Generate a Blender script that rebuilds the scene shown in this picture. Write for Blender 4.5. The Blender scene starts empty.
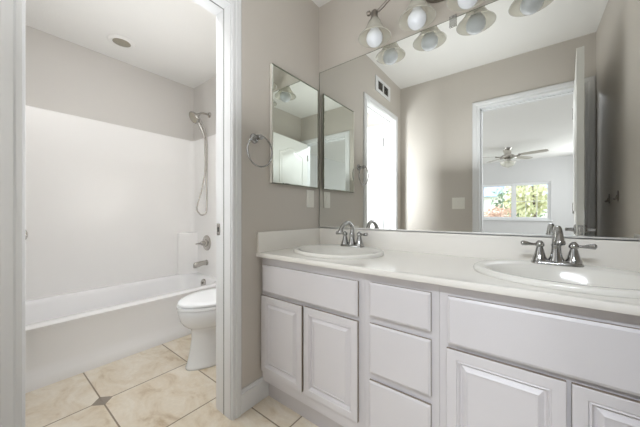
import bpy, bmesh, math, random
from mathutils import Vector, Matrix
PI = math.pi
random.seed(7)
SC = bpy.context.scene
COL = SC.collection

# ------------------------------------------------------------------ camera
CAM = Vector((1.135, -1.458, 1.006))
cam_d = bpy.data.cameras.new('camera')
cam_d.sensor_width = 36.0
cam_d.lens = 36.0 * 265.2 / 640.0
cam_d.clip_start = 0.01
cam_d.clip_end = 200
cam = bpy.data.objects.new('camera', cam_d)
COL.objects.link(cam)
cam.location = CAM
cam.rotation_euler = (PI / 2, 0, math.radians(37.71))
SC.camera = cam

# ------------------------------------------------------------------ world, view, lights
SC.view_settings.view_transform = 'Standard'
SC.view_settings.look = 'None'
SC.view_settings.gamma = 1.0
SC.view_settings.use_curve_mapping = False
SC.view_settings.exposure = 0.2
SC.cycles.max_bounces = 14
SC.cycles.diffuse_bounces = 7
SC.cycles.glossy_bounces = 8
SC.cycles.transmission_bounces = 8
SC.cycles.transparent_max_bounces = 12
SC.cycles.sample_clamp_indirect = 6.0
SC.cycles.caustics_refractive = False

world = bpy.data.worlds.new('world')
SC.world = world
world.use_nodes = True
bg = world.node_tree.nodes['Background']
bg.inputs[0].default_value = (0.80, 0.88, 1.0, 1)
bg.inputs[1].default_value = 4.5


def area(name, loc, target, sx, sy, power, color=(1, 1, 1)):
    l = bpy.data.lights.new(name, 'AREA')
    l.shape = 'RECTANGLE'
    l.size, l.size_y = sx, sy
    l.energy = power
    l.color = color
    o = bpy.data.objects.new(name, l)
    COL.objects.link(o)
    o.location = loc
    dv = Vector(target) - Vector(loc)
    o.rotation_euler = dv.to_track_quat('-Z', 'Y').to_euler()
    return o


# added daylight fill along the bedroom's left and right walls, which have no windows
area('bedroom_side_fill_left', (-2.35, -4.6, 1.5), (2.0, -4.6, 1.3), 2.2, 1.4, 72, (0.95, 0.975, 1.0))
area('bedroom_side_fill_right', (2.95, -6.35, 1.5), (-0.5, -4.2, 1.3), 1.6, 1.4, 72, (0.95, 0.975, 1.0))
# added upward fill lights that brighten both rooms off the ceilings
area('bounce_fill_vanity', (0.72, -0.92, 1.42), (0.72, -0.92, 3.0), 0.6, 0.6, 5.6, (0.95, 0.975, 1.0))
area('bounce_fill_toilet_room', (-0.85, -0.85, 1.42), (-0.85, -0.85, 3.0), 0.5, 0.8, 3.3, (0.94, 0.97, 1.0))
# unseen lamp added above the tank to throw a bright patch through the doorway
fl = area('patch_fill_toilet_room', (-0.42, -0.03, 1.15), (0.27, -1.54, 1.35), 0.3, 0.6, 11.5, (0.93, 0.965, 1.0))
fl.data.spread = math.radians(75)
# added fill at the toilet-room ceiling, kept out of view beyond the door head
area('ceiling_fill_toilet_room', (-0.32, -0.98, 2.425), (-0.32, -0.98, 0), 0.28, 0.4, 8.5, (0.98, 0.985, 1.0))
# added fill tucked up behind the bedroom door head, aimed at the vanity
area('door_head_fill', (1.05, -2.48, 2.42), (0.8, -0.5, 0.6), 0.9, 0.12, 40, (0.86, 0.92, 1.0))


# ------------------------------------------------------------------ materials
def srgb(r, g, b):
    def f(c):
        c /= 255.0
        return c / 12.92 if c <= 0.04045 else ((c + 0.055) / 1.055) ** 2.4
    return (f(r), f(g), f(b), 1.0)


def mat(name, color, rough=0.5, metal=0.0, var=0.03, scale=6.0, bump=0.0, bump_scale=60.0, coat=0.0, spec=0.5):
    m = bpy.data.materials.new(name)
    m.use_nodes = True
    nt = m.node_tree
    p = nt.nodes['Principled BSDF']
    p.inputs['Roughness'].default_value = rough
    p.inputs['Metallic'].default_value = metal
    p.inputs['Specular IOR Level'].default_value = spec
    p.inputs['Coat Weight'].default_value = coat
    tc = nt.nodes.new('ShaderNodeTexCoord')
    n = nt.nodes.new('ShaderNodeTexNoise')
    n.inputs['Scale'].default_value = scale
    n.inputs['Detail'].default_value = 3.0
    nt.links.new(tc.outputs['Object'], n.inputs['Vector'])
    mx = nt.nodes.new('ShaderNodeMix')
    mx.data_type = 'RGBA'
    c = Vector(color[:3])
    mx.inputs['A'].default_value = (*(c * (1 - var)), 1)
    mx.inputs['B'].default_value = (*[min(1, v) for v in (c * (1 + var))], 1)
    nt.links.new(n.outputs['Fac'], mx.inputs['Factor'])
    nt.links.new(mx.outputs['Result'], p.inputs['Base Color'])
    if bump > 0:
        n2 = nt.nodes.new('ShaderNodeTexNoise')
        n2.inputs['Scale'].default_value = bump_scale
        n2.inputs['Detail'].default_value = 4.0
        nt.links.new(tc.outputs['Object'], n2.inputs['Vector'])
        b = nt.nodes.new('ShaderNodeBump')
        b.inputs['Strength'].default_value = bump
        b.inputs['Distance'].default_value = 0.002
        nt.links.new(n2.outputs['Fac'], b.inputs['Height'])
        nt.links.new(b.outputs['Normal'], p.inputs['Normal'])
    return m


M = {}
M['wall'] = mat('wall_paint_greige', srgb(198, 192, 184), 0.65, var=0.012, bump=0.25, bump_scale=90)
M['wall_wet'] = mat('wall_paint_pale_grey', srgb(202, 199, 195), 0.6, var=0.01, bump=0.2, bump_scale=90)
M['wall_bed'] = mat('wall_paint_bedroom', srgb(202, 202, 202), 0.7, var=0.01, bump=0.2, bump_scale=90)
M['ceiling'] = mat('ceiling_paint', srgb(229, 228, 225), 0.8, var=0.01, bump=0.3, bump_scale=70)
M['trim'] = mat('trim_white_gloss', srgb(224, 225, 226), 0.32, var=0.008)
M['door'] = mat('door_white_paint', srgb(236, 236, 233), 0.35, var=0.008)
M['cabinet'] = mat('cabinet_paint', srgb(217, 214, 216), 0.38, var=0.012)
M['edge'] = mat('cabinet_edge_brown', srgb(150, 138, 126), 0.5, var=0.06)
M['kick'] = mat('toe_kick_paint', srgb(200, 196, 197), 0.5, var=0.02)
M['counter'] = mat('cultured_marble', srgb(234, 231, 225), 0.16, var=0.02, scale=3.0)
M['porcelain'] = mat('porcelain', srgb(237, 239, 242), 0.07, var=0.004)
M['sink'] = mat('sink_enamel', srgb(226, 224, 218), 0.1, var=0.006)
M['acrylic'] = mat('tub_acrylic', srgb(237, 236, 235), 0.22, var=0.006)
M['tub'] = mat('tub_enamel', srgb(236, 236, 237), 0.2, var=0.006)
M['chrome'] = mat('chrome', (0.42, 0.42, 0.42, 1), 0.12, 1.0, var=0.02)
M['nickel'] = mat('brushed_nickel', (0.48, 0.46, 0.43, 1), 0.27, 1.0, var=0.04)
M['glass_edge'] = mat('ground_glass_edge', (0.20, 0.21, 0.16, 1), 0.3, var=0.05)
M['channel'] = mat('satin_aluminium', (0.86, 0.86, 0.85, 1), 0.4, 1.0, var=0.01)
M['blade'] = mat('fan_blade_grey', srgb(176, 170, 162), 0.5, var=0.05)
M['bronze'] = mat('dark_nickel', (0.30, 0.27, 0.24, 1), 0.3, 1.0, var=0.05)
M['dark'] = mat('hole_shade_dark', (0.03, 0.03, 0.03, 1), 0.6, var=0.1)  # near-black that stands for the shade inside small openings
M['slot_shade'] = mat('slot_shade_grey', (0.22, 0.22, 0.21, 1), 0.7, var=0.1)  # dark grey that stands for shade in the jamb slot
M['plate'] = mat('switch_plate_plastic', srgb(232, 230, 222), 0.35, var=0.005)
M['bulb'] = mat('bulb_frosted_white', srgb(228, 232, 238), 0.12, var=0.003)
M['carpet'] = mat('bedroom_carpet', srgb(174, 170, 165), 0.95, var=0.12, scale=120, bump=0.8, bump_scale=300)
M['grille'] = mat('lamp_grey_lens', srgb(150, 144, 130), 0.5, var=0.2, scale=180)
M['lawn'] = mat('lawn', srgb(150, 162, 130), 0.9, var=0.3, scale=4)
M['leaf_green'] = mat('leaf_green', srgb(140, 154, 130), 0.7, var=0.4, scale=5)
M['leaf_yellow'] = mat('leaf_yellow', srgb(208, 204, 165), 0.7, var=0.3, scale=5)
M['leaf_red'] = mat('leaf_red', srgb(214, 184, 166), 0.7, var=0.3, scale=5)
M['bark'] = mat('bark', srgb(96, 80, 66), 0.9, var=0.3, scale=20)
M['stucco'] = mat('stucco_pale', srgb(226, 214, 200), 0.9, var=0.05, bump=0.4)
M['roof'] = mat('roof_slate_blue', srgb(140, 160, 190), 0.8, var=0.12, scale=14)


def mirror_mat(name, tint):
    m = bpy.data.materials.new(name)
    m.use_nodes = True
    p = m.node_tree.nodes['Principled BSDF']
    p.inputs['Base Color'].default_value = (*tint, 1)
    p.inputs['Metallic'].default_value = 1.0
    p.inputs['Roughness'].default_value = 0.0
    return m


M['mirror'] = mirror_mat('mirror_silver', (0.90, 0.915, 0.90))
M['mirror2'] = mirror_mat('cabinet_mirror_silver', (0.83, 0.87, 0.82))


def glass_mat(name, tint, fac_gloss=0.06, transl=0.0, tcol=(1, 1, 1)):
    """clear pane / milky shade: transparent + translucent + a thin gloss"""
    m = bpy.data.materials.new(name)
    m.use_nodes = True
    nt = m.node_tree
    nt.nodes.clear()
    out = nt.nodes.new('ShaderNodeOutputMaterial')
    tr = nt.nodes.new('ShaderNodeBsdfTransparent')
    tr.inputs[0].default_value = (*tint, 1)
    gl = nt.nodes.new('ShaderNodeBsdfGlossy')
    gl.inputs['Roughness'].default_value = 0.05
    lw = nt.nodes.new('ShaderNodeLayerWeight')
    lw.inputs['Blend'].default_value = 0.25
    mp = nt.nodes.new('ShaderNodeMapRange')
    mp.inputs['To Min'].default_value = fac_gloss
    mp.inputs['To Max'].default_value = min(1, fac_gloss + 0.35)
    nt.links.new(lw.outputs['Fresnel'], mp.inputs['Value'])
    last = tr.outputs[0]
    if transl > 0:
        tl = nt.nodes.new('ShaderNodeBsdfTranslucent')
        tl.inputs[0].default_value = (*tcol, 1)
        df = nt.nodes.new('ShaderNodeBsdfDiffuse')
        df.inputs[0].default_value = (*tcol, 1)
        m1 = nt.nodes.new('ShaderNodeMixShader')
        m1.inputs[0].default_value = 0.5
        nt.links.new(tl.outputs[0], m1.inputs[1])
        nt.links.new(df.outputs[0], m1.inputs[2])
        m2 = nt.nodes.new('ShaderNodeMixShader')
        m2.inputs[0].default_value = transl
        nt.links.new(tr.outputs[0], m2.inputs[1])
        nt.links.new(m1.outputs[0], m2.inputs[2])
        last = m2.outputs[0]
    mm = nt.nodes.new('ShaderNodeMixShader')
    nt.links.new(mp.outputs[0], mm.inputs[0])
    nt.links.new(last, mm.inputs[1])
    nt.links.new(gl.outputs[0], mm.inputs[2])
    nt.links.new(mm.outputs[0], out.inputs[0])
    return m


M['pane'] = glass_mat('window_glass', (0.97, 0.98, 0.98), 0.03)
M['shade'] = glass_mat('alabaster_glass', (0.95, 0.94, 0.90), 0.05, 0.42, (0.96, 0.95, 0.89))
M['clip'] = glass_mat('clear_plastic', (0.85, 0.85, 0.83), 0.12, 0.2, (0.8, 0.8, 0.78))


def tile_mat():
    """18 inch travertine tiles, grey-brown grout, a small dark diamond on every second crossing"""
    m = bpy.data.materials.new('travertine_tile')
    m.use_nodes = True
    nt = m.node_tree
    N, L = nt.nodes, nt.links
    p = N['Principled BSDF']
    p.inputs['Roughness'].default_value = 0.33
    tc = N.new('ShaderNodeTexCoord')
    sep = N.new('ShaderNodeSeparateXYZ')
    L.new(tc.outputs['Object'], sep.inputs[0])
    S = 0.460

    def math_(op, a, b=None, c=None):
        n = N.new('ShaderNodeMath')
        n.operation = op
        for i, v in enumerate((a, b, c)):
            if v is None:
                continue
            if isinstance(v, (int, float)):
                n.inputs[i].default_value = v
            else:
                L.new(v, n.inputs[i])
        return n.outputs[0]

    def axis(o, off):
        u = math_('DIVIDE', math_('SUBTRACT', o, off), S)
        k = math_('ROUND', u)
        dist = math_('MULTIPLY', math_('ABSOLUTE', math_('SUBTRACT', u, k)), S)
        return u, k, dist
    ux, kx, dx = axis(sep.outputs[0], -0.661)
    uy, ky, dy = axis(sep.outputs[1], -1.047)
    grout = math_('LESS_THAN', math_('MINIMUM', dx, dy), 0.0035)
    par = math_('MODULO', math_('ABSOLUTE', math_('ADD', kx, ky)), 2.0)
    dia = math_('MULTIPLY', math_('LESS_THAN', math_('ADD', dx, dy), 0.043), math_('LESS_THAN', par, 0.5))
    dgr = math_('MULTIPLY', math_('LESS_THAN', math_('ADD', dx, dy), 0.048), math_('LESS_THAN', par, 0.5))
    # tile id tint
    cx = math_('FLOOR', ux)
    cy = math_('FLOOR', uy)
    comb = N.new('ShaderNodeCombineXYZ')
    L.new(cx, comb.inputs[0])
    L.new(cy, comb.inputs[1])
    wn = N.new('ShaderNodeTexWhiteNoise')
    wn.noise_dimensions = '3D'
    L.new(comb.outputs[0], wn.inputs['Vector'])
    # cloudy travertine, shifted per tile
    vadd = N.new('ShaderNodeVectorMath')
    vadd.operation = 'MULTIPLY_ADD'
    L.new(wn.outputs['Color'], vadd.inputs[0])
    vadd.inputs[1].default_value = (7, 7, 7)
    L.new(tc.outputs['Object'], vadd.inputs[2])
    sc = N.new('ShaderNodeMapping')
    sc.inputs['Scale'].default_value = (1.0, 1.6, 1.0)
    L.new(vadd.outputs[0], sc.inputs['Vector'])
    n1 = N.new('ShaderNodeTexNoise')
    n1.inputs['Scale'].default_value = 5.0
    n1.inputs['Detail'].default_value = 6.0
    n1.inputs['Roughness'].default_value = 0.62
    n1.inputs['Distortion'].default_value = 0.8
    L.new(sc.outputs[0], n1.inputs['Vector'])
    ramp = N.new('ShaderNodeValToRGB')
    e = ramp.color_ramp.elements
    e[0].position = 0.30
    e[0].color = srgb(190, 170, 142)
    e[1].position = 0.62
    e[1].color = srgb(226, 218, 204)
    e.new(0.45).color = srgb(216, 204, 184)
    L.new(n1.outputs['Fac'], ramp.inputs[0])
    n2 = N.new('ShaderNodeTexNoise')
    n2.inputs['Scale'].default_value = 60.0
    n2.inputs['Detail'].default_value = 3.0
    L.new(tc.outputs['Object'], n2.inputs['Vector'])
    hs = N.new('ShaderNodeHueSaturation')
    L.new(ramp.outputs[0], hs.inputs['Color'])
    val = math_('ADD', math_('MULTIPLY', n2.outputs['Fac'], 0.16), math_('MULTIPLY_ADD', wn.outputs['Value'], 0.08, 0.88))
    L.new(val, hs.inputs['Value'])
    a = N.new('ShaderNodeMix')
    a.data_type = 'RGBA'
    L.new(math_('MAXIMUM', grout, dgr), a.inputs['Factor'])
    L.new(hs.outputs[0], a.inputs['A'])
    a.inputs['B'].default_value = srgb(138, 124, 106)
    b = N.new('ShaderNodeMix')
    b.data_type = 'RGBA'
    L.new(dia, b.inputs['Factor'])
    L.new(a.outputs['Result'], b.inputs['A'])
    b.inputs['B'].default_value = srgb(142, 132, 120)
    L.new(b.outputs['Result'], p.inputs['Base Color'])
    bp = N.new('ShaderNodeBump')
    bp.inputs['Strength'].default_value = 0.6
    bp.inputs['Distance'].default_value = 0.002
    L.new(math_('SUBTRACT', 1.0, grout), bp.inputs['Height'])
    L.new(bp.outputs[0], p.inputs['Normal'])
    return m


M['tile'] = tile_mat()


# ------------------------------------------------------------------ mesh helpers
def obj(name, bm, m, parent=None, smooth=False, loc=None, auto=None):
    """link bm as one mesh object; with a parent the vertices stay in the parent's space"""
    bmesh.ops.recalc_face_normals(bm, faces=bm.faces)
    me = bpy.data.meshes.new(name)
    bm.to_mesh(me)
    bm.free()
    me.materials.append(M[m] if isinstance(m, str) else m)
    if smooth or auto:
        for f in me.polygons:
            f.use_smooth = True
        if auto:
            me.set_sharp_from_angle(angle=math.radians(auto))
    o = bpy.data.objects.new(name, me)
    COL.objects.link(o)
    if parent is not None:
        o.parent = parent
    if loc is not None:
        o.location = loc
    return o


def tag(o, label, cat, group=None):
    o['label'] = label
    o['category'] = cat
    if group:
        o['group'] = group
    return o


def thing(name, label, cat, loc=(0, 0, 0), group=None):
    o = bpy.data.objects.new(name, None)
    o.empty_display_size = 0.05
    COL.objects.link(o)
    o.location = loc
    return tag(o, label, cat, group)


def struct(name, bm, m, parent=None, **k):
    o = obj(name, bm, m, parent, **k)
    if parent is None:
        o['kind'] = 'structure'
    return o


def dup(root, loc=None, label=None):
    r = root.copy()
    COL.objects.link(r)
    if loc is not None:
        r.location = loc
    if label:
        r['label'] = label
    for ch in list(root.children):
        c = ch.copy()
        COL.objects.link(c)
        c.parent = r
        for g in list(ch.children):
            d = g.copy()
            COL.objects.link(d)
            d.parent = c
    return r


def B():
    return bmesh.new()


def add(bm, other):
    me = bpy.data.meshes.new('tmp')
    other.to_mesh(me)
    other.free()
    bm.from_mesh(me)
    bpy.data.meshes.remove(me)
    return bm


def box(bm, x0, x1, y0, y1, z0, z1, bev=0.0, seg=2, mtx=None):
    b = B()
    bmesh.ops.create_cube(b, size=1.0)
    for v in b.verts:
        v.co = Vector((x0 + (v.co.x + .5) * (x1 - x0), y0 + (v.co.y + .5) * (y1 - y0), z0 + (v.co.z + .5) * (z1 - z0)))
    if bev > 0:
        bmesh.ops.bevel(b, geom=b.edges[:], offset=bev, segments=seg, affect='EDGES', profile=0.6)
    if mtx is not None:
        b.transform(mtx)
    return add(bm, b)


def bx(*a, **k):
    return box(B(), *a, **k)


def loft(bm, rings, cap0=True, cap1=True, closed=False):
    vs = [[bm.verts.new(p) for p in r] for r in rings]
    n = len(rings[0])
    pairs = list(zip(vs[:-1], vs[1:]))
    if closed:
        pairs.append((vs[-1], vs[0]))
    for a, b in pairs:
        for i in range(n):
            j = (i + 1) % n
            bm.faces.new((a[i], a[j], b[j], b[i]))
    if not closed:
        if cap0:
            bm.faces.new(vs[0])
        if cap1:
            bm.faces.new(vs[-1])
    return bm


def lathe(bm, prof, seg=24, mtx=None, cap0=True, cap1=True):
    """prof: (radius, z) pairs around +Z"""
    b = B()
    rings = [[(max(r, 1e-5) * math.cos(2 * PI * i / seg), max(r, 1e-5) * math.sin(2 * PI * i / seg), z) for i in range(seg)] for r, z in prof]
    loft(b, rings, cap0, cap1)
    bmesh.ops.remove_doubles(b, verts=b.verts, dist=3e-5)
    if mtx is not None:
        b.transform(mtx)
    return add(bm, b)


def frame_to(p, d):
    """matrix that takes +Z at the origin to direction d at p"""
    q = Vector(d).normalized().to_track_quat('Z', 'Y')
    return Matrix.Translation(Vector(p)) @ q.to_matrix().to_4x4()


def smooth_path(pts, n=6):
    P = [Vector(p) for p in pts]
    out = []
    for i in range(len(P) - 1):
        p0 = P[max(i - 1, 0)]
        p1, p2 = P[i], P[i + 1]
        p3 = P[min(i + 2, len(P) - 1)]
        for k in range(n):
            t = k / n
            out.append(0.5 * ((2 * p1) + (-p0 + p2) * t + (2 * p0 - 5 * p1 + 4 * p2 - p3) * t * t + (-p0 + 3 * p1 - 3 * p2 + p3) * t ** 3))
    out.append(P[-1])
    return out


def tube(bm, pts, rad, seg=12, smooth_n=6, closed=False, cap=True):
    """rad: number or list of numbers along the control points"""
    P = smooth_path(pts, smooth_n) if smooth_n else [Vector(p) for p in pts]
    m = len(P)
    if isinstance(rad, (int, float)):
        R = [rad] * m
    else:
        R = []
        for i in range(m):
            t = i / (m - 1) * (len(rad) - 1)
            k = min(int(t), len(rad) - 2)
            R.append(rad[k] + (rad[k + 1] - rad[k]) * (t - k))
    rings = []
    up = None
    for i in range(m):
        if closed:
            tg = (P[(i + 1) % m] - P[(i - 1) % m]).normalized()
        else:
            tg = (P[min(i + 1, m - 1)] - P[max(i - 1, 0)]).normalized()
        if up is None:
            up = Vector((0, 0, 1)) if abs(tg.z) < 0.9 else Vector((1, 0, 0))
        s = tg.cross(up).normalized()
        up = s.cross(tg).normalized()
        rings.append([P[i] + R[i] * (math.cos(2 * PI * k / seg) * s + math.sin(2 * PI * k / seg) * up) for k in range(seg)])
    return loft(bm, rings, cap, cap, closed)


def torus(bm, c, R, r, ax1, ax2, seg=48, rs=10):
    a, b = Vector(ax1).normalized(), Vector(ax2).normalized()
    n = a.cross(b)
    rings = []
    for i in range(seg):
        t = 2 * PI * i / seg
        rad = math.cos(t) * a + math.sin(t) * b
        rings.append([Vector(c) + rad * (R + r * math.cos(2 * PI * k / rs)) + n * (r * math.sin(2 * PI * k / rs)) for k in range(rs)])
    return loft(bm, rings, closed=True)


def rect_ring(x0, x1, y0, y1, z, r=0.05, n=6):
    """rounded rectangle in the plane z (counter-clockwise)"""
    pts = []
    for cx, cy, a0 in ((x1 - r, y1 - r, 0), (x0 + r, y1 - r, PI / 2), (x0 + r, y0 + r, PI), (x1 - r, y0 + r, 1.5 * PI)):
        for k in range(n + 1):
            a = a0 + PI / 2 * k / n
            pts.append((cx + r * math.cos(a), cy + r * math.sin(a), z))
    return pts


def ell(cx, cy, a, b, z, n=48, egg=0.0):
    """ellipse; egg > 0 narrows the -y end"""
    out = []
    for i in range(n):
        t = 2 * PI * i / n
        s = math.sin(t)
        w = 1.0 + (egg * s if s < 0 else 0)
        out.append((cx + a * w * math.cos(t), cy + b * s, z))
    return out


def slab_with_holes(outer, holes, z0, z1):
    """flat slab z0..z1 with holes, all loops are lists of (x, y)"""
    bm = B()
    edges = []
    for lp in [outer] + holes:
        vs = [bm.verts.new((x, y, z1)) for x, y in lp]
        for i in range(len(vs)):
            edges.append(bm.edges.new((vs[i], vs[(i + 1) % len(vs)])))
    bmesh.ops.triangle_fill(bm, use_beauty=True, use_dissolve=False, edges=edges)
    r = bmesh.ops.extrude_face_region(bm, geom=bm.faces[:])
    for v in [g for g in r['geom'] if isinstance(g, bmesh.types.BMVert)]:
        v.co.z = z0
    return bm


def panel_rings(x0, x1, z0, z1, y, prof):
    """front panel facing -y: prof = (inset, height towards the viewer)"""
    return [[(x0 + i, y - h, z0 + i), (x1 - i, y - h, z0 + i), (x1 - i, y - h, z1 - i), (x0 + i, y - h, z1 - i)] for i, h in prof]


H = 2.44          # ceiling height
W = 1.579         # right wall
L = 1.543         # rear wall distance
WT = 0.12         # partition thickness
XB = -1.87        # tub back wall
YE = 0.062        # end wall of the tub and toilet room
YS = -1.56        # other end of the tub
DY0, DY1 = -1.374, -0.700      # doorway to the toilet room
DH = 2.03
BX0, BX1 = 0.787, 1.512        # doorway to the bedroom
YR = -L
BXL, BXR, BYF = -2.4, 3.0, -7.5  # bedroom

# ------------------------------------------------------------------ room shell
struct('floor', bx(XB - .1, W + .1, YS - .1, YE + .1, -0.06, 0), 'tile')
struct('floor_bedroom', bx(BXL - .1, BXR + .1, BYF - .1, YS - .1, -0.06, 0.002), 'carpet')
struct('ceiling', bx(0, W + .1, YR, YE + .1, H, H + .06), 'ceiling')
struct('ceiling_toilet_room', bx(XB - .1, -WT, YS - .1, YE + .1, H, H + .06), 'ceiling')
struct('ceiling_bedroom', bx(BXL - .1, BXR + .1, BYF - .1, YR - WT, H, H + .06), 'ceiling')

struct('wall_mirror_side', bx(0, W + .1, 0, 0.1, 0, H), 'wall')
bm = B()
box(bm, -WT, 0, DY1 + .011, 0.1, 0, H + .06)
box(bm, -WT, 0, YR - WT, DY0, 0, H + .06)
box(bm, -WT, 0, DY0, DY1 + .011, DH + .011, H + .06)
struct('wall_left', bm, 'wall')
bm = B()
box(bm, 0, BX0, YR - WT, YR, 0, H + .06)
box(bm, BX1, W + .1, YR - WT, YR, 0, H + .06)
box(bm, BX0, BX1, YR - WT, YR, DH, H + .06)
struct('wall_rear', bm, 'wall')
struct('wall_right', bx(W, W + .1, YR, 0, 0, H), 'wall')
struct('wall_tub_back', bx(XB - .1, XB, YS - .1, YE + .1, 0, H), 'wall_wet')
struct('wall_tub_end', bx(XB, -WT, YE, YE + .1, 0, H), 'wall_wet')
struct('wall_tub_opposite', bx(XB, -WT, YS - .1, YS, 0, H), 'wall_wet')

# bedroom
WX0, WX1, WZ0, WZ1 = 0.12, 1.66, 0.84, 1.83
bm = B()
box(bm, BXL, WX0, BYF - .14, BYF, 0, H)
box(bm, WX1, BXR, BYF - .14, BYF, 0, H)
box(bm, WX0, WX1, BYF - .14, BYF, 0, WZ0)
box(bm, WX0, WX1, BYF - .14, BYF, WZ1, H)
struct('wall_bedroom_far', bm, 'wall_bed')
struct('wall_bedroom_left', bx(BXL - .1, BXL, BYF - .14, YR - WT, 0, H), 'wall_bed')
struct('wall_bedroom_right', bx(BXR, BXR + .1, BYF - .14, YR - WT, 0, H), 'wall_bed')
bm = B()
box(bm, BXL, -WT, YR - WT - .1, YR - WT, 0, H)
box(bm, W + .1, BXR, YR - WT - .1, YR - WT, 0, H)
struct('wall_bedroom_near', bm, 'wall_bed')


# ------------------------------------------------------------------ door trim
def casing_profile(bm, path, nrm, width=0.057, thick=0.017):
    """mitred moulding along path [(a, b)], built by function nrm(a, b, off, h) -> xyz"""
    prof = [(0, 0), (0, thick * .65), (width * .12, thick * .8), (width * .35, thick * .72), (width * .45, thick), (width * .85, thick), (width, thick * .7), (width, 0)]
    rings = []
    for i, p in enumerate(path):
        p = Vector(p)
        d0 = (p - Vector(path[i - 1])).normalized() if i else None
        d1 = (Vector(path[i + 1]) - p).normalized() if i < len(path) - 1 else None
        dd0 = d0 or d1
        dd1 = d1 or d0
        n0, n1 = Vector((-dd0.y, dd0.x)), Vector((-dd1.y, dd1.x))
        n = (n0 + n1)
        n = n / n.dot(n0)
        rings.append([nrm(*(p + n * o), h) for o, h in prof])
    return loft(bm, rings)


# toilet-room doorway: casing on the vanity side (plane x = 0), path runs so that the moulding grows outwards
trim = struct('trim_1', casing_profile(B(), [(DY1, 0), (DY1, DH), (DY0, DH), (DY0, 0)][::-1], lambda a, b, h: (h, a, b), 0.052), 'trim')
casing2 = struct('casing', casing_profile(B(), [(DY1, 0), (DY1, DH), (DY0, DH), (DY0, 0)][::-1], lambda a, b, h: (-WT - h, a, b)), 'trim', trim)
bm = B()
for xa, xb, pr in ((-WT - .001, -.061, .004), (-.053, .001, .004)):   # two halves with a narrow slot between them
    box(bm, xa, xb, DY1 - pr, DY1 + .012, 0, DH, .001)
    box(bm, xa, xb, DY0 - .012, DY0 + .001, 0, DH, .001)
    box(bm, xa, xb, DY0, DY1, DH - pr, DH + .012, .001)
struct('jamb', bm, 'trim', trim)
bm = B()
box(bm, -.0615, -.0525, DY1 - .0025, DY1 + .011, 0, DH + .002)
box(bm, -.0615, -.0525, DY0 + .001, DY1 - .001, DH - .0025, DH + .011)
struct('slot_shade_strip', bm, 'slot_shade', trim)  # dark strip added as the shade between the jamb halves
bm = bx(-.116, -.088, DY1 - .0065, DY1 - .002, 0.895, 0.955, .001)
sp = struct('strike_plate', bm, 'nickel', trim)
struct('latch_hole_shade', bx(-.109, -.096, DY1 - .0071, DY1 - .006, 0.912, 0.938), 'dark', sp)  # dark patch as the shade inside the hole, nothing is cut

# bedroom doorway casing on the vanity-room side (plane y = -L)
trim2 = struct('trim_2', casing_profile(B(), [(BX0, 0), (BX0, DH), (BX1, DH), (BX1, 0)], lambda a, b, h: (a, YR + h, b), 0.062), 'trim')
struct('casing', casing_profile(B(), [(BX0, 0), (BX0, DH), (BX1, DH), (BX1, 0)], lambda a, b, h: (a, YR - WT - h, b), 0.062), 'trim', trim2)
bm = B()
box(bm, BX0 - .012, BX0 + .001, YR - WT, YR + .002, 0, DH)
box(bm, BX1 - .001, BX1 + .012, YR - WT, YR + .002, 0, DH)
box(bm, BX0 + .001, BX1 - .001, YR - WT, YR + .002, DH - .001, DH + .012)
struct('jamb', bm, 'trim', trim2)
bm = B()
box(bm, BX0 + .003, BX0 + .014, YR - .085, YR - .045, 0, DH - .004, .002)
box(bm, BX1 - .014, BX1 - .003, YR - .085, YR - .045, 0, DH - .004, .002)
box(bm, BX0 + .003, BX1 - .003, YR - .085, YR - .045, DH - .016, DH - .002, .002)
struct('door_stop', bm, 'trim', trim2)


def base_board(name, x0, x1, y0, y1, axis):
    """baseboard of height .118 with a stepped top; thickness along the short side"""
    bm = B()
    box(bm, x0, x1, y0, y1, 0, .100, .002)
    if axis == 'x+':
        box(bm, x0, x0 + (x1 - x0) * .6, y0, y1, .099, .118, .003)
    elif axis == 'x-':
        box(bm, x1 - (x1 - x0) * .6, x1, y0, y1, .099, .118, .003)
    else:
        box(bm, x0, x1, y0, y0 + (y1 - y0) * .6, .099, .118, .003)
    return struct(name, bm, 'trim')


base_board('baseboard_left', 0, .014, DY1 + .0515, -.462, 'x+')
base_board('baseboard_rear', 0, BX0 - .063, YR, YR + .014, 'y+')
base_board('baseboard_right', W - .014, W, YR + .02, -.462, 'x-')


# ------------------------------------------------------------------ panelled doors
def arch_outline(x0, x1, z0, z1, rise, ins, n=14):
    """rectangle whose top edge bulges upward by `rise`; inset by ins"""
    x0, x1, z0, z1 = x0 + ins, x1 - ins, z0 + ins, z1 - ins
    pts = [(x0, z0), (x1, z0)]
    for k in range(n + 1):
        t = k / n
        x = x1 + (x0 - x1) * t
        # cathedral arch: flat shoulders that swell into the middle
        s = 0.5 - 0.5 * math.cos(2 * PI * t)
        pts.append((x, z1 + rise * s - (0 if rise == 0 else 0)))
    return pts


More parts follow.
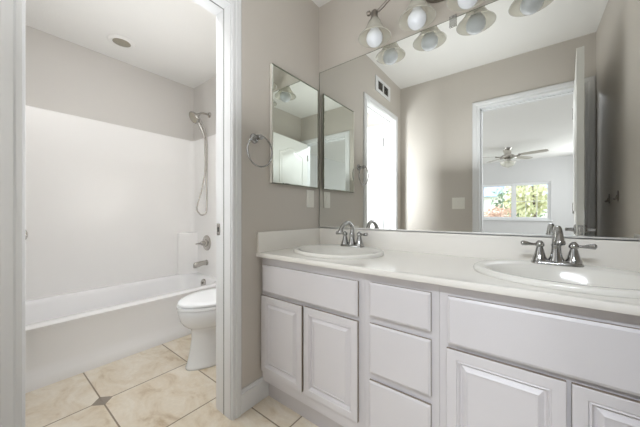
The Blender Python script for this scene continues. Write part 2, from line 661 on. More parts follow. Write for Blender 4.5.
def door_leaf(root_name, label_parts, width, height, knob):
    """leaf in local space: hinge edge at x = 0, runs along +x, faces at y = 0 and y = -.035"""
    T = 0.035
    root = bpy.data.objects.new(root_name, None)
    COL.objects.link(root)
    root['kind'] = 'structure'
    obj('leaf', bx(0, width, -T, 0, 0.01, height, .0015), 'door', root)
    for side, ysurf, sg in (('a', 0.0, 1), ('b', -T, -1)):
        for (z0, z1, rise, nm) in ((1.02, height - .20, .075, 'arched_panel'), (.20, .84, 0.0, 'lower_panel')):
            rings = []
            for ins, h in ((0, -.001), (.006, .006), (.014, .007), (.026, .0012), (.032, .0010), (.060, .006), (.064, .006)):
                rings.append([(x, ysurf + sg * h, z) for x, z in arch_outline(.11, width - .11, z0, z1, rise, ins)])
            obj(nm, loft(B(), rings), 'door', root)
    zk = .905
    if knob == 'lever':
        for ysurf, sg in ((0.0, 1), (-T, -1)):
            bm = B()
            lathe(bm, [(0, 0), (.033, 0), (.033, .005), (.028, .010), (.013, .013), (.011, .045), (.013, .050), (0, .052)], 24, frame_to((width - .065, ysurf, zk), (0, sg, 0)))
            tube(bm, [(width - .065, ysurf + sg * .043, zk), (width - .10, ysurf + sg * .045, zk + .002), (width - .165, ysurf + sg * .043, zk - .004)], [.010, .009, .007], 10, 5)
            obj('lever_handle', bm, 'chrome', root, auto=40)
    else:
        for ysurf, sg in ((0.0, 1), (-T, -1)):
            bm = B()
            lathe(bm, [(0, 0), (.032, 0), (.032, .006), (.026, .010), (.012, .013), (.011, .028), (.018, .034), (.026, .044), (.028, .053), (.024, .062), (.012, .067), (0, .068)], 24, frame_to((width - .065, ysurf, zk), (0, sg, 0)))
            obj('knob', bm, 'nickel', root, smooth=True)
    lp = obj('latch_plate', bx(width - .001, width + .0015, -T / 2 - .0125, -T / 2 + .0125, zk - .029, zk + .029, .0008), 'chrome', root)
    obj('latch_bolt', bx(width + .001, width + .010, -T / 2 - .006, -T / 2 + .006, zk - .009, zk + .009, .002), 'chrome', lp)
    for z in (.25, 1.05, height - .2):
        bm = B()
        lathe(bm, [(0, -.045), (.006, -.045), (.006, .045), (0, .045)], 12, Matrix.Translation((-.006, .004, z)))
        box(bm, -.002, .001, -T + .004, .002, z - .044, z + .044)
        obj('hinge', bm, 'nickel', root)
    return root


d1 = door_leaf('door_1', None, 0.735, 2.022, 'lever')
d1['label'] = 'white panelled bedroom door standing open beside the right wall, seen in the mirror'
# hinge at the right jamb; leaf runs towards the mirror wall, its hinge face (y = 0) turned to +x
ang = math.atan2(0.735, -0.068)
d1.location = (1.487, YR + 0.006, 0)
d1.rotation_euler = (0, 0, ang)
# local +y after this rotation points to -x; mirror so the hinge face looks at +x
d1.location.x = 1.452
d2 = door_leaf('door_2', None, 0.655, 2.018, 'knob')
d2['label'] = 'white toilet-room door swung open behind the left jamb, seen in the mirror'
d2.location = (-WT - .024, DY0 - .036, 0)
d2.rotation_euler = (0, 0, PI - math.radians(-0.3))
# ------------------------------------------------------------------ window of the bedroom
bm = B()
fy0, fy1 = BYF - .10, BYF - .03
box(bm, WX0, WX1, fy0, fy1, WZ0, WZ0 + .045, .003)
box(bm, WX0, WX1, fy0, fy1, WZ1 - .045, WZ1, .003)
box(bm, WX0, WX0 + .045, fy0, fy1, WZ0 + .04, WZ1 - .04, .003)
box(bm, WX1 - .045, WX1, fy0, fy1, WZ0 + .04, WZ1 - .04, .003)
win = struct('window_1', bm, 'trim')
win['label'] = 'white sliding bedroom window with garden behind it, seen in the mirror'
xm = (WX0 + WX1) / 2
box_m = bx(xm - .03, xm + .03, fy0, fy1, WZ0 + .04, WZ1 - .04, .003)
obj('mullion', box_m, 'trim', win)
for k, (a, b) in enumerate(((WX0 + .045, xm - .03), (xm + .03, WX1 - .045))):
    bm = B()
    for (p, q, r, s) in ((a, b, WZ0 + .045, WZ0 + .07), (a, b, WZ1 - .07, WZ1 - .045), (a, a + .025, WZ0 + .06, WZ1 - .06), (b - .025, b, WZ0 + .06, WZ1 - .06)):
        box(bm, p, q, BYF - .075, BYF - .045, r, s, .002)
    sash = obj('sash', bm, 'trim', win)
    obj('pane', bx(a + .02, b - .02, BYF - .062, BYF - .058, WZ0 + .06, WZ1 - .06), 'pane', sash)
    bm = B()
    for j in (1, 2):
        x = a + (b - a) * j / 3
        box(bm, x - .007, x + .007, BYF - .066, BYF - .054, WZ0 + .06, WZ1 - .06)
    z = WZ0 + (WZ1 - WZ0) * .5
    box(bm, a + .02, b - .02, BYF - .066, BYF - .054, z - .007, z + .007)
    if k == 1:      # the sash on the left of the mirror picture has no bars
        obj('glazing_bars', bm, 'trim', sash)
    else:
        bm.free()
bm = bx(WX0 - .03, WX1 + .03, BYF - .03, BYF + .045, WZ0 - .025, WZ0, .004)
obj('sill', bm, 'trim', win)

# ------------------------------------------------------------------ garden seen through the window
struct('ground_lawn', bx(-16, 18, -40, BYF - .15, -.5, -.3), 'lawn')


def foliage(bm, c, r, n, size, rng, squash=1.0):
    for _ in range(n):
        v = Vector((rng.gauss(0, 1), rng.gauss(0, 1), rng.gauss(0, 1))).normalized() * r * (rng.random() ** 0.4)
        v.z *= squash
        p = Vector(c) + v
        a = Vector((rng.gauss(0, 1), rng.gauss(0, 1), rng.gauss(0, 1))).normalized()
        b = a.orthogonal().normalized()
        s = size * rng.uniform(.6, 1.3)
        f = [p + a * s, p + b * s * .5, p - a * s, p - b * s * .5]
        bm.faces.new([bm.verts.new(q) for q in f])


def tree(name, label, x, y, h, r, m, cat, seed, n=900):
    rng = random.Random(seed)
    t = thing(name, label, cat, (x, y, -.3), 'garden plants outside the bedroom window')
    bm = B()
    for k in range(5):
        foliage(bm, (rng.uniform(-.5, .5) * r, rng.uniform(-.5, .5) * r, h - r + rng.uniform(-.4, .4) * r), r * .7, n // 5, r * .11, rng)
    obj('foliage', bm, m, t)
    bm = B()
    tube(bm, [(0, 0, 0), (.05, .02, h * .4), (-.03, 0, h - r * .6)], [.09, .07, .03], 8, 4)
    obj('trunk', bm, 'bark', t)
    return t


tree('tree', 'yellow leaved tree in the right pane of the bedroom window', 1.4, -12.5, 3.1, 1.1, 'leaf_yellow', 'tree', 3)
tree('tree', 'green tree at the middle of the bedroom window', 0.95, -15.5, 3.2, 1.2, 'leaf_green', 'tree', 4)
tree('shrub', 'reddish shrub in the left pane of the bedroom window', 0.2, -11.5, 1.7, .75, 'leaf_red', 'shrub', 5)
tree('shrub', 'low yellow shrub at the left edge of the bedroom window', -1.9, -15.6, 2.0, .95, 'leaf_yellow', 'shrub', 6)
hs = thing('garden_house', 'pale house with blue grey roof beyond the bedroom window', 'house', (0.5, -24, -.3))
obj('wall', bx(-5, 5, -3, 3, 0, 2.5), 'stucco', hs)
bm = B()
loft(bm, [[(-5.4, -3.5, 2.5), (-5.4, 3.5, 2.5), (-5.4, 0, 3.9)], [(5.4, -3.5, 2.5), (5.4, 3.5, 2.5), (5.4, 0, 3.9)]])
obj('roof', bm, 'roof', hs)

# ------------------------------------------------------------------ bathtub
TX0, TX1 = XB + .012, -1.075       # back, apron
TYa, TYb = YS + .012, YE - .012
RZ = 0.348
t = thing('bathtub', 'white alcove bathtub with smooth apron in the toilet room', 'bathtub', (0, 0, 0))
rings = []
for z, ins in ((0.0, 0.0), (.02, 0.0), (.055, .010), (.085, .024), (.12, .030), (RZ - .03, .030), (RZ - .012, .022), (RZ - .004, .022), (RZ, .030)):
    rings.append(rect_ring(TX0, TX1 - ins, TYa, TYb, z, .012))
inner = []
for z, i, r in ((RZ + .002, .0, .10), (RZ - .004, .016, .11), (RZ - .03, .026, .12), (RZ - .15, .045, .13), (.10, .075, .14), (.065, .12, .14), (.055, .2, .12)):
    inner.append(rect_ring(TX0 + .045 + i, TX1 - .115 - i, TYa + .09 + i * 1.3, TYb - .055 - i, z, r))
bm = B()
loft(bm, rings + inner, cap0=False)
obj('basin', bm, 'tub', t, auto=50)
ov = B()
lathe(ov, [(0, 0), (.041, 0), (.042, .012), (.037, .020), (.015, .024), (0, .024)], 28, frame_to((-1.475, TYb - .055 - .022, .292), (0, -1, .12)))
box(ov, -1.481, -1.469, TYb - .055 - .060, TYb - .055 - .044, .286, .309, .003)
obj('overflow_plate', ov, 'nickel', t, auto=40)
dr = B()
lathe(dr, [(0, .0), (.034, 0), (.034, .004), (.024, .006), (0, .004)], 24, Matrix.Translation((-1.475, -.36, .0555)))
obj('drain', dr, 'nickel', t, auto=40)

# ------------------------------------------------------------------ tub surround (three moulded walls)
SZ = 1.83
t = thing('tub_surround', 'glossy white moulded tub surround on three walls above the bathtub', 'tub surround', (0, 0, 0))
th = .014


def surround_outline(off, r):
    """plan polyline of the surround face at offset off from the walls: end wall -> back wall -> other end wall"""
    x1 = -1.075
    xb, ye, ys = XB + off, YE - off, YS + off
    pts = [(x1, ye)]
    for k in range(9):
        a = PI / 2 + PI / 2 * k / 8
        pts.append((xb + r + r * math.cos(a), ye - r + r * math.sin(a)))
    for k in range(9):
        a = PI + PI / 2 * k / 8
        pts.append((xb + r + r * math.cos(a), ys + r + r * math.sin(a)))
    pts.append((x1, ys))
    return pts


out = surround_outline(th, .05)
back = surround_outline(.0005, .036)
rings = []
for z, o_, flag in ((RZ - .003, out, 0), (SZ - .006, out, 0), (SZ, [((a[0] * .6 + b[0] * .4), (a[1] * .6 + b[1] * .4)) for a, b in zip(out, back)], 0), (SZ, back, 0), (RZ - .003, back, 0)):
    rings.append([(x, y, z) for x, y in o_])
bm = B()
vs = [[bm.verts.new(p) for p in r] for r in rings]
for a, b in zip(vs, vs[1:] + vs[:1]):
    for i in range(len(a) - 1):
        bm.faces.new((a[i], a[i + 1], b[i + 1], b[i]))
for i in (0, -1):
    bm.faces.new([r[i] for r in vs])
obj('wall_panel', bm, 'acrylic', t, auto=40)
# moulded corner unit with a shelf top
bm = B()
cxx, cyy = XB + th, YE - th
rings = []
for z, s in ((RZ, 1.0), (.775, 1.0), (.79, .985), (.796, .95)):
    rings.append([(cxx - .002, cyy + .002, z), (cxx - .002, cyy - .175 * s, z), (cxx + .025 * s, cyy - .17 * s, z), (cxx + .075 * s, cyy - .10 * s, z), (cxx + .10 * s, cyy - .025 * s, z), (cxx + .105 * s, cyy + .002, z)])
loft(bm, rings)
obj('corner_shelf', bm, 'acrylic', t, auto=30)
# ------------------------------------------------------------------ shower fittings
FX = -1.53
YW = YE - th
t = thing('hand_shower', 'brushed nickel hand shower on a wall arm above the tub', 'shower head', (FX, YE, 0))
bm = B()
lathe(bm, [(0, 0), (.030, 0), (.030, .005), (.022, .014), (.012, .018), (0, .018)], 24, frame_to((0, 0, 2.055), (0, -1, 0)))
obj('flange', bm, 'nickel', t, auto=40)
bm = B()
tube(bm, [(0, -.005, 2.055), (0, -.06, 2.056), (0, -.10, 2.045), (0, -.135, 2.015)], .0105, 12, 5)
obj('shower_arm', bm, 'nickel', t, smooth=True)
bm = B()
lathe(bm, [(0, 0), (.016, 0), (.019, .01), (.019, .035), (.014, .045), (0, .045)], 18, frame_to((0, -.125, 2.027), (0, -.55, -.8)))
obj('diverter', bm, 'nickel', t, auto=40)
bm = B()
hd = Vector((0, -.80, -.52)).normalized()
hp = Vector((.005, -.165, 1.985))
lathe(bm, [(0, -.026), (.022, -.026), (.044, -.014), (.061, .004), (.064, .014), (.058, .020), (.054, .020), (.052, .017), (0, .017)], 32, frame_to(hp, hd))
tube(bm, [hp + Vector((0, .01, -.005)), hp + Vector((.0, .05, -.055)), hp + Vector((0, .095, -.145)), hp + Vector((0, .108, -.185))], [.019, .016, .013, .011], 14, 6)
sprayer = obj('hand_sprayer', bm, 'nickel', t, auto=45)
bm = B()
lathe(bm, [(0, .0175), (.050, .0175), (.050, .0195), (.03, .0205), (0, .0205)], 28, frame_to(hp, hd))
obj('spray_face', bm, 'grille', sprayer, auto=40)
bm = B()
e0 = hp + Vector((0, .108, -.185))
tube(bm, [e0, e0 + Vector((-.002, .004, -.15)), Vector((-.012, -.045, 1.45)), Vector((-.026, -.075, 1.25)), Vector((-.04, -.118, 1.07)), Vector((-.035, -.093, 1.003)),
          Vector((-.03, -.058, .99)), Vector((-.026, -.025, 1.02)), Vector((-.024, -.018, 1.12)), Vector((-.012, -.03, 1.32)), Vector((.006, -.034, 1.60)), Vector((.008, -.050, 1.85)), Vector((.004, -.125, 1.995))], .0078, 10, 6)
obj('hose', bm, 'nickel', t, smooth=True)

t = thing('shower_valve', 'round nickel shower valve with lever on the tub end wall', 'shower valve', (-1.56, YW, .692))
bm = B()
lathe(bm, [(0, 0), (.082, 0), (.082, .004), (.074, .010), (.040, .014), (.036, .030), (.030, .034), (0, .034)], 36, frame_to((0, 0, 0), (0, -1, 0)))
obj('escutcheon', bm, 'nickel', t, auto=40)
bm = B()
lathe(bm, [(0, .03), (.026, .03), (.024, .055), (.018, .066), (0, .068)], 24, frame_to((0, 0, 0), (0, -1, 0)))
tube(bm, [(0, -.052, 0), (-.03, -.07, -.004), (-.085, -.075, -.012)], [.011, .009, .0075], 12, 5)
obj('lever', bm, 'nickel', t, auto=45)
t = thing('tub_spout', 'nickel tub spout below the shower valve', 'tub spout', (-1.56, YW, .482))
bm = B()
lathe(bm, [(0, 0), (.030, 0), (.031, .006), (.027, .012), (0, .012)], 24, frame_to((0, 0, 0), (0, -1, 0)))
obj('flange', bm, 'nickel', t, auto=40)
bm = B()
rings = []
for y, r, dz in ((-.01, .026, 0), (-.05, .025, 0), (-.10, .025, -.003), (-.13, .024, -.006), (-.142, .018, -.009)):
    rings.append([(r * .85 * math.cos(2 * PI * k / 20), y, dz + r * math.sin(2 * PI * k / 20) - (.012 if (y < -.09 and math.sin(2 * PI * k / 20) < -.3) else 0)) for k in range(20)])
loft(bm, rings)
obj('spout_body', bm, 'nickel', t, auto=45)

# ------------------------------------------------------------------ toilet
TXc = -.585
t = thing('toilet', 'white two piece toilet with closed lid beside the tub', 'toilet', (TXc, 0, 0))
bm = B()
rings = []
for z, a, y0, y1, egg in ((0, .118, -.635, -.10, .10), (.012, .120, -.637, -.10, .10), (.03, .113, -.628, -.10, .10), (.10, .106, -.612, -.10, .12), (.18, .103, -.600, -.12, .15), (.235, .104, -.598, -.13, .16),
                          (.250, .113, -.604, -.14, .18), (.264, .137, -.624, -.16, .19), (.285, .160, -.648, -.18, .2), (.315, .176, -.668, -.19, .2), (.345, .182, -.676, -.20, .2), (.375, .185, -.682, -.20, .2), (.388, .182, -.680, -.20, .2), (.392, .172, -.67, -.21, .2)):
    rings.append(ell(0, (y0 + y1) / 2, a, (y1 - y0) / 2, z, 48, egg))
for z, a, y0, y1, egg in ((.385, .135, -.625, -.25, .2), (.33, .125, -.61, -.26, .2), (.26, .09, -.52, -.30, .2), (.22, .05, -.45, -.34, .1)):
    rings.append(ell(0, (y0 + y1) / 2, a, (y1 - y0) / 2, z, 48, egg))
loft(bm, rings)
obj('bowl', bm, 'porcelain', t, smooth=True)
bm = bx(-.17, .17, -.24, YE - .03, .30, .388, .02, 4)
obj('deck', bm, 'porcelain', t, auto=40)
bm = B()
rings = [ell(0, -.455, .183, .232, z, 48, .18) for z in (.396, .400, .410, .413)]
rings += [ell(0, -.46, .115, .15, z, 48, .18) for z in (.413, .396)]
loft(bm, rings, closed=True)
obj('seat', bm, 'porcelain', t, auto=50)
bm = B()
rings = []
for z, s in ((.4165, .985), (.419, 1.0), (.429, 1.0), (.434, .985), (.437, .94), (.438, .7)):
    rings.append(ell(0, -.452, .184 * s, .230 * s, z, 48, .18))
loft(bm, rings)
obj('lid', bm, 'porcelain', t, auto=50)
for s in (-1, 1):
    obj('seat_hinge', bx(s * .075 - .02, s * .075 + .02, -.245, -.205, .39, .425, .006), 'porcelain', t)
bm = B()
rings = []
for z, g in ((.385, -.02), (.40, 0), (.70, .008), (.735, .01)):
    rings.append(rect_ring(-.205 - g, .205 + g, -.185 - g, YE - .025, z, .035))
loft(bm, rings)
tank = obj('tank', bm, 'porcelain', t, auto=40)
bm = B()
rings = []
for z, g in ((.734, .010), (.738, .02), (.765, .02), (.775, .012), (.778, -.01)):
    rings.append(rect_ring(-.205 - g, .205 + g, -.185 - g, YE - .025 + min(g, .008), z, .035))
loft(bm, rings)
obj('tank_lid', bm, 'porcelain', t, auto=40)
bm = B()
lathe(bm, [(0, 0), (.012, 0), (.012, .014), (0, .016)], 16, frame_to((-.15, -.193, .68), (0, -1, 0)))
tube(bm, [(-.15, -.205, .68), (-.12, -.212, .676), (-.08, -.212, .668)], [.006, .006, .007], 10, 4)
obj('flush_lever', bm, 'chrome', t, auto=40)

# ------------------------------------------------------------------ recessed light in the toilet-room ceiling
t = thing('recessed_light', 'round recessed ceiling light with grey lens above the bathtub', 'ceiling light', (-1.525, -.72, H))
bm = B()
lathe(bm, [(.062, -.001), (.092, -.001), (.098, -.004), (.094, -.010), (.074, -.014), (.062, -.012)], 40, cap0=False, cap1=False)
obj('trim_ring', bm, 'ceiling', t, auto=50)
bm = B()
lathe(bm, [(0, -.001), (.066, -.001), (.066, -.008), (.05, -.014), (0, -.018)], 40)
obj('lens', bm, 'grille', t, auto=50)

# ------------------------------------------------------------------ vanity
FY = -.505       # face frame plane
DYF = -.525      # door front plane
CZ0, CZ1 = .775, .797


def raised_door(x0, x1, z0, z1, parent, name='door'):
    g = .0
    bm = B()
    prof = [(.004, -.0165), (0, -.014), (0, -.002), (.002, 0), (.029, 0), (.032, -.004), (.036, -.0015), (.041, -.010), (.046, -.013)]
    loft(bm, panel_rings(x0, x1, z0, z1, DYF, prof))
    d = obj(name, bm, 'cabinet', parent, auto=20)
    edge_paint(d)
    bm = B()
    i0 = .043
    prof = [(i0, -.014), (i0, -.012), (i0 + .014, -.0015), (i0 + .0165, -.0015), (i0 + .017, -.0045), (i0 + .020, -.0045)]
    loft(bm, panel_rings(x0, x1, z0, z1, DYF, prof))
    obj('raised_panel', bm, 'cabinet', d, auto=15)
    return d


def edge_paint(o):
    """colours the side edges of the fronts brown"""
    o.data.materials.append(M['edge'])
    for p in o.data.polygons:
        ys = [o.data.vertices[v].co.y for v in p.vertices]
        if abs(p.normal.y) < .75 and max(ys) > DYF + .0139:
            p.material_index = 1
    return o


def slab_front(x0, x1, z0, z1, parent, name):
    bm = B()
    loft(bm, panel_rings(x0, x1, z0, z1, DYF, [(.004, -.0165), (0, -.014), (0, -.0045), (.005, -.002), (.008, 0), (.012, 0)]))
    return edge_paint(obj(name, bm, 'cabinet', parent, auto=15))


def carcass(x0, x1, parent, rails, stiles):
    """body with side panels, floor, dark inside, toe kick and a face frame"""
    bm = B()
    box(bm, x0, x0 + .016, FY + .018, -.004, .10, CZ0 - .001)
    box(bm, x1 - .016, x1, FY + .018, -.004, .10, CZ0 - .001)
    box(bm, x0 + .016, x1 - .016, FY + .018, -.004, .10, .118)
    box(bm, x0 + .016, x1 - .016, -.012, -.004, .118, CZ0 - .001)
    body = obj('body', bm, 'cabinet', parent)
    bm = B()
    for a, b in stiles:
        box(bm, a, b, FY, FY + .018, .10, CZ0 - .001)
    for a, b in rails:
        box(bm, x0 + .002, x1 - .002, FY + .0003, FY + .018, a, b)
    obj('face_frame', bm, 'cabinet', parent)
    obj('toe_kick', bx(x0, x1, -.472, -.456, 0, .101), 'kick', parent)
    return body


V0, V1, V2, V3 = 0.001, .626, .908, W - .002
t = thing('vanity_cabinet', 'two-door vanity base cabinet standing against the left wall beside the baseboard', 'cabinet', (0, 0, 0), 'vanity base cabinets')
carcass(V0, V1, t, ((.10, .185), (.558, .606), (.72, CZ0 - .001)), ((V0, .040), (.290, .328), (.580, V1)))
slab_front(.019, .602, .589, .733, t, 'false_drawer_front')
raised_door(.013, .3025, .163, .568, t)
raised_door(.3155, .602, .163, .571, t)
t = thing('vanity_cabinet', 'narrow three-drawer vanity cabinet between the two door cabinets', 'cabinet', (0, 0, 0), 'vanity base cabinets')
carcass(V1 + .001, V2 - .001, t, ((.10, .185), (.345, .39), (.566, .614), (.72, CZ0 - .001)), ((V1 + .001, .67), (.862, V2 - .001)))
for z0, z1 in ((.606, .738), (.386, .578), (.163, .357)):
    d = slab_front(.653, .883, z0, z1, t, 'drawer')
t = thing('vanity_cabinet', 'two-door vanity base cabinet at the right under the nearer sink', 'cabinet', (0, 0, 0), 'vanity base cabinets')
carcass(V2, V3, t, ((.10, .185), (.556, .604), (.72, CZ0 - .001)), ((V2, .96), (1.205, 1.245), (1.49, V3)))
slab_front(.935, 1.515, .583, .737, t, 'false_drawer_front')
raised_door(.932, 1.2205, .163, .568, t)
raised_door(1.2305, 1.517, .163, .568, t)

S1 = (.330, -.268)
S2 = (1.243, -.268)
SA, SB = .256, .206


def hole(c, a=.215, b=.155, n=40):
    return [(c[0] + a * math.cos(2 * PI * i / n), c[1] - .02 + b * math.sin(2 * PI * i / n)) for i in range(n)]


t = thing('countertop', 'long cream cultured marble vanity countertop carrying two sinks', 'countertop', (0, 0, 0))
bm = slab_with_holes([(0.0005, -.532), (V3, -.532), (V3, -.0005), (0.0005, -.0005)], [hole(S1), hole((S2[0], S2[1] - .005), .227, .164)], CZ0, CZ1)
slab = obj('slab', bm, 'counter', t)
# rounded nose along the front
bm = B()
nose = [(-.530, CZ1), (-.543, CZ1), (-.5452, CZ1 - .0008), (-.546, CZ1 - .003), (-.546, CZ0 + .002), (-.545, CZ0), (-.530, CZ0)]
loft(bm, [[(0.0005, y, z) for y, z in nose], [(V3, y, z) for y, z in nose]])
obj('front_edge', bm, 'counter', t, auto=50)
obj('backsplash', bx(.016, V3, -.016, -.0005, CZ1 - .0005, .906, .003, 2), 'counter', t, auto=40)
obj('side_splash', bx(.0005, .016, -.545, -.0005, CZ1 - .0005, .906, .003, 2), 'counter', t, auto=40)
obj('side_splash', bx(V3 - .016, V3, -.545, -.016, CZ1 - .0005, .906, .003, 2), 'counter', t, auto=40)


def make_sink(c, label, k=1.0):
    t = thing('sink', label, 'sink', (c[0], c[1], CZ1), 'oval drop-in sinks')
    bm = B()
    R = []
    for s, z in ((1.0, .0005), (1.003, .006), (.995, .013), (.975, .017), (.945, .018), (.90, .0165)):
        R.append(ell(0, 0, SA * s, SB * s, z, 64))
    for a, b, dy, z in ((.222, .150, -.020, .0150), (.212, .143, -.021, .010), (.205, .137, -.022, -.002), (.188, .124, -.022, -.05), (.155, .100, -.02, -.10), (.10, .066, -.018, -.132), (.04, .03, -.016, -.142), (.022, .022, -.016, -.1425)):
        R.append(ell(0, dy, a, b, z, 64))
    loft(bm, R, cap0=False)
    obj('basin', bm, 'sink', t, smooth=True)
    bm = B()
    t.scale = (k, k, 1.0)
    lathe(bm, [(0, 0), (.022, 0), (.0235, .002), (.019, .003), (.012, .0015), (0, .0015)], 24, Matrix.Translation((0, -.016, -.1423)))
    obj('drain', bm, 'chrome', t, auto=40)
    return t


make_sink(S1, 'oval white drop-in sink with raised rim near the left wall')
make_sink((S2[0], S2[1] - .005), 'oval white drop-in sink at the right end of the countertop', 1.04)


def make_faucet(c, label):
    """two-handle centre-set faucet; local origin at the deck, spout towards -y"""
    t = thing('faucet', label, 'faucet', (c[0], c[1] + .160, CZ1 + .0155), 'two-handle chrome faucets')
    t.scale = (.93, .93, .91)
    bm = B()
    rings = []
    for z, g in ((0, 0), (.006, 0), (.010, -.002), (.015, -.007), (.017, -.014)):
        rings.append(rect_ring(-.082 - g, .082 + g, -.030 - g, .030 + g, z, .028 + g * .5))
    loft(bm, rings)
    obj('base_plate', bm, 'chrome', t, auto=45)
    bm = B()
    lathe(bm, [(0, .012), (.026, .012), (.025, .022), (.020, .034), (.0165, .055), (.0155, .075), (.017, .080), (.015, .086), (0, .086)], 24)
    tube(bm, [(0, 0, .078), (0, .003, .110), (0, -.012, .139), (0, -.050, .154), (0, -.093, .144), (0, -.122, .122), (0, -.131, .104)], [.0145, .0135, .0125, .012, .012, .013, .0155], 16, 6)
    lathe(bm, [(0, 0), (.0165, 0), (.0175, .006), (.016, .012), (0, .012)], 18, frame_to((0, -.131, .107), (0, -.35, -1)))
    obj('spout', bm, 'chrome', t, auto=50)
    for s in (-1, 1):
        bm = B()
        X = s * .052
        lathe(bm, [(0, .012), (.026, .012), (.0255, .020), (.021, .028), (.017, .045), (.0125, .064), (.011, .069), (.0145, .072), (.0165, .079), (.0145, .087), (.010, .092), (.006, .097), (0, .098)], 24, Matrix.Translation((X, 0, 0)))
        hb = obj('handle', bm, 'chrome', t, auto=50)
        bm = B()
        tube(bm, [(X + s * .010, -.001, .080), (X + s * .026, -.004, .080), (X + s * .044, -.008, .082), (X + s * .058, -.011, .083), (X + s * .064, -.012, .083)], [.0052, .0058, .0095, .0115, .004], 12, 5)
        obj('lever', bm, 'chrome', hb, smooth=True)
    bm = B()
    tube(bm, [(0, .024, .012), (0, .024, .062)], .0028, 8, 0)
    lathe(bm, [(0, 0), (.005, .001), (.0065, .006), (.005, .012), (0, .013)], 14, Matrix.Translation((0, .024, .058)))
    obj('lift_rod', bm, 'chrome', t, auto=50)
    return t


make_faucet(S1, 'chrome two-handle faucet on the sink near the left wall')
make_faucet((S2[0] - .014, S2[1]), 'chrome two-handle faucet on the right-hand sink')

# ------------------------------------------------------------------ wall mirror
t = thing('wall_mirror', 'large frameless plate mirror above the vanity backsplash', 'mirror', (0, 0, 0))
MX0, MX1, MZ0, MZ1 = .006, W - .004, .9105, 1.981
obj('glass', bx(MX0 + .003, MX1 - .003, -.0055, -.0005, MZ0, MZ1 - .003), 'mirror', t)
bm = B()
box(bm, MX0, MX1, -.0057, -.0005, MZ1 - .0035, MZ1)
box(bm, MX0, MX0 + .0035, -.0057, -.0005, MZ0, MZ1 - .003)
box(bm, MX1 - .0035, MX1, -.0057, -.0005, MZ0, MZ1 - .003)
obj('glass_edge', bm, 'glass_edge', t)
bm = B()
box(bm, MX0, MX1, -.0085, -.0056, .9065, .9165)
box(bm, MX0, MX1, -.0085, -.0005, .9064, .9100)
obj('bottom_channel', bm, 'channel', t)
bm = B()
box(bm, .834, .868, -.011, -.0058, 1.936, 1.982, .002)
box(bm, .834, .868, -.011, -.0008, 1.9815, 1.992, .002)
lathe(bm, [(0, 0), (.005, 0), (.004, .002), (0, .0025)], 12, frame_to((.851, -.011, 1.986), (0, -1, 0)))
obj('mirror_clip', bm, 'clip', t)

# ------------------------------------------------------------------ vanity light
LXs = (.477, .708, .935, 1.160)
LY, LZ = -.115, 1.982
t = thing('vanity_light', 'curved nickel bar light with four bell glass shades above the mirror', 'wall light', (0, 0, 0))
bm = B()
rings = []
for y, s in ((-.0005, 1.0), (-.012, 1.0), (-.020, .9), (-.026, .6), (-.028, .25)):
    rings.append([(.820 + .105 * s * math.cos(2 * PI * k / 40), y, 2.150 + .058 * s * math.sin(2 * PI * k / 40)) for k in range(40)])
loft(bm, rings)
obj('canopy', bm, 'bronze', t, auto=50)
bm = B()
pts = []
for k in range(25):
    x = .435 + (1.205 - .435) * k / 24
    pts.append((x, LY + .012, 2.146 - .022 * math.cos((x - .477) / .228 * 2 * PI)))
tube(bm, pts, .0085, 12, 3)
for x in (.435, 1.205):
    z = 2.146 - .022 * math.cos((x - .477) / .228 * 2 * PI)
    lathe(bm, [(0, -.013), (.011, -.009), (.014, 0), (.011, .009), (0, .013)], 16, frame_to((x, LY + .012, z), (1, 0, 0)))
tube(bm, [(.82, -.02, 2.15), (.82, -.07, 2.153), (.82, LY + .012, 2.148)], .010, 12, 4)
obj('bar', bm, 'bronze', t, auto=50)
for x in LXs:
    zb = 2.146 - .022 * math.cos((x - .477) / .228 * 2 * PI)
    bm = B()
    lathe(bm, [(0, zb + .004), (.012, zb + .003), (.018, zb - .006), (.019, 2.085), (.024, 2.080), (.026, 2.062), (.020, 2.058), (0, 2.058)], 24, Matrix.Translation((x, LY, 0)))
    obj('socket', bm, 'bronze', t, auto=50)
    bm = B()
    outer = [(.024, 2.078), (.032, 2.066), (.041, 2.045), (.052, 2.022), (.066, 2.002), (.079, 1.988), (.087, 1.980), (.089, 1.976)]
    inr = [(.086, 1.975), (.084, 1.978), (.076, 1.986), (.063, 1.999), (.049, 2.019), (.038, 2.044), (.029, 2.064), (.021, 2.074)]
    b2 = B()
    lathe(b2, outer + inr, 40, Matrix.Translation((x, LY, 0)), cap0=False, cap1=False)
    add(bm, b2)
    obj('glass_shade', bm, 'shade', t, auto=60)
    bm = B()
    cz = 1.974
    prof = [(0, cz - .045)] + [(.045 * math.sin(a), cz - .045 * math.cos(a)) for a in [PI * k / 16 for k in range(1, 12)]] + [(.027, cz + .042), (.018, cz + .062), (.014, cz + .09), (0, cz + .09)]
    lathe(bm, prof, 28, Matrix.Translation((x, LY, 0)))
    obj('bulb', bm, 'bulb', t, smooth=True)

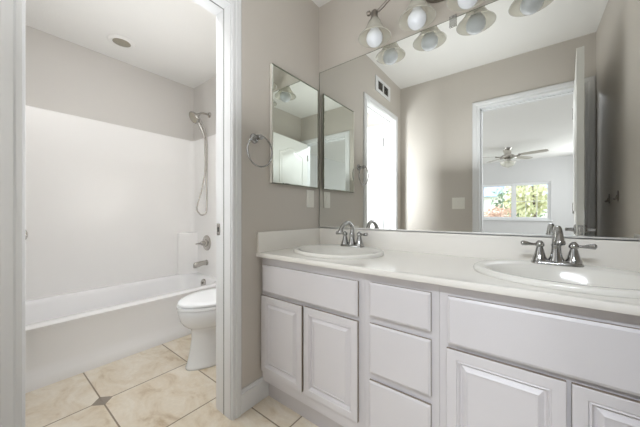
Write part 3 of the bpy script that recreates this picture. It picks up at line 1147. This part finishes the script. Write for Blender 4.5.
# ------------------------------------------------------------------ medicine cabinet
t = thing('medicine_cabinet', 'narrow mirrored medicine cabinet on the left wall by the corner', 'cabinet', (0, -.245, 1.178))
CW, CH = .207, .664
obj('body', bx(.0005, .012, -CW + .006, CW - .006, .006, CH - .006), 'plate', t)
bm = B()
rings = []
for x, i in ((.0125, 0), (.0185, 0), (.0215, .006)):
    rings.append([(x, -CW + i, i), (x, CW - i, i), (x, CW - i, CH - i), (x, -CW + i, CH - i)])
loft(bm, rings)
obj('mirror_door', bm, 'mirror2', t)
bm = B()
box(bm, .013, .0222, -CW, CW, CH - .0005, CH + .0025)
box(bm, .013, .0222, -CW, CW, -.0025, .0005)
box(bm, .013, .0222, CW - .0005, CW + .0025, -.0025, CH + .0025)
obj('door_edge', bm, 'glass_edge', t)
obj('edge_strip', bx(.004, .0205, -CW - .0045, -CW - .0003, 0, CH, .001), 'plate', t)

# ------------------------------------------------------------------ towel ring
t = thing('towel_ring', 'chrome towel ring on the left wall beside the door casing', 'towel ring', (0, -.562, 1.402))
bm = B()
lathe(bm, [(0, 0), (.026, 0), (.026, .006), (.022, .010), (.012, .013), (.010, .040), (.014, .046), (.014, .058), (.008, .063), (0, .063)], 24, frame_to((0, 0, 0), (1, 0, 0)))
obj('wall_post', bm, 'chrome', t, auto=45)
obj('ring', torus(B(), (.052, .0, -.074), .080, .0042, (0, 1, 0), (.05, 0, 1)), 'chrome', t, smooth=True)

# ------------------------------------------------------------------ switch plates and vent
t = thing('light_switch', 'white rocker switch plate on the left wall below the medicine cabinet', 'light switch', (0, -.100, 1.104))
obj('plate', bx(.0003, .006, -.036, .036, -.058, .058, .002), 'plate', t)
obj('rocker', bx(.005, .010, -.0165, .0165, -.033, .033, .0015), 'plate', t)
t = thing('light_switch', 'white double switch plate on the rear wall beside the bedroom door', 'light switch', (.600, YR, 1.110))
obj('plate', bx(-.058, .058, .0003, .006, -.058, .058, .002), 'plate', t)
for s in (-1, 1):
    obj('rocker', bx(s * .023 - .0165, s * .023 + .0165, .005, .010, -.033, .033, .0015), 'plate', t)

t = thing('air_vent', 'white air register high on the left wall above the doorway', 'air vent', (0, -1.055, 2.262))
bm = B()
for (a, b, c, d) in ((-.172, .172, .043, .073), (-.172, .172, -.073, -.043), (-.172, -.118, -.044, .044), (.118, .172, -.044, .044), (-.012, .012, -.044, .044)):
    box(bm, .0003, .009, a, b, c, d, .002)
obj('frame', bm, 'trim', t)
obj('duct_shade', bx(.0003, .0015, -.120, .120, -.046, .046), 'dark', t)  # thin dark sheet in place of the shade behind the louvres
bm = B()
for k in range(6):
    z = -.035 + .014 * k
    for a, b in ((-.119, -.011), (.011, .119)):
        box(bm, .002, .008, a, b, z - .0011, z + .0011)
obj('louvres', bm, 'nickel', t)

# ------------------------------------------------------------------ robe hooks on the right wall
def make_hook(y, z, label):
    t = thing('wall_hook', label, 'hook', (W, y, z), 'hooks on the right wall')
    bm = B()
    rings = []
    for x, s in ((-.0005, 1), (-.004, 1), (-.006, .8)):
        rings.append([(x, .012 * s * math.cos(2 * PI * k / 20), .033 * s * math.sin(2 * PI * k / 20)) for k in range(20)])
    loft(bm, rings)
    obj('plate', bm, 'bronze', t, auto=40)
    bm = B()
    tube(bm, [(-.004, 0, .004), (-.010, 0, -.014), (-.016, 0, -.020), (-.019, 0, -.012)], [.006, .006, .006, .006], 10, 5)
    obj('prong', bm, 'bronze', t, smooth=True)
    return t


make_hook(-.909, 1.112, 'small dark wall hook on the lit part of the right wall')
make_hook(-1.120, 1.105, 'small dark wall hook on the right wall, half behind the open door')

# ------------------------------------------------------------------ ceiling fan in the bedroom
t = thing('ceiling_fan', 'ceiling fan with bowl light in the bedroom, seen in the mirror', 'ceiling fan', (.84, -5.64, H))
bm = B()
lathe(bm, [(0, 0), (.072, 0), (.070, -.02), (.045, -.055), (.02, -.065), (0, -.065)], 28)
obj('canopy', bm, 'nickel', t, auto=40)
bm = B()
lathe(bm, [(0, -.05), (.013, -.05), (.013, -.15), (0, -.15)], 14)
obj('downrod', bm, 'nickel', t, auto=40)
bm = B()
lathe(bm, [(0, -.135), (.05, -.138), (.10, -.155), (.125, -.18), (.125, -.215), (.09, -.24), (.06, -.25), (.06, -.29), (.10, -.30), (.10, -.31), (0, -.31)], 32)
obj('motor', bm, 'nickel', t, auto=40)
bm = B()
lathe(bm, [(.0, -.31), (.145, -.305), (.150, -.32), (.135, -.36), (.10, -.395), (.05, -.42), (.012, -.428), (.012, -.44), (0, -.445)], 32)
obj('bowl_shade', bm, 'shade', t, auto=50)
for k in range(5):
    a = 2 * PI * k / 5 + .30
    mtx = Matrix.Rotation(a, 4, 'Z')
    bm = B()
    rings = []
    for zz in (-.188, -.180):
        out = [(.20, -.050), (.30, -.062), (.60, -.070), (.67, -.060), (.69, -.03), (.69, .03), (.67, .060), (.60, .070), (.30, .062), (.20, .050)]
        rings.append([(x, y, zz + y * .18) for x, y in out])
    loft(bm, rings)
    bm.transform(mtx)
    bl = obj('blade', bm, 'blade', t)
    bm = B()
    tube(bm, [(.10, 0, -.195), (.16, 0, -.20), (.24, 0, -.190)], [.014, .012, .018], 10, 4)
    bm.transform(mtx)
    obj('blade_arm', bm, 'nickel', bl, smooth=True)
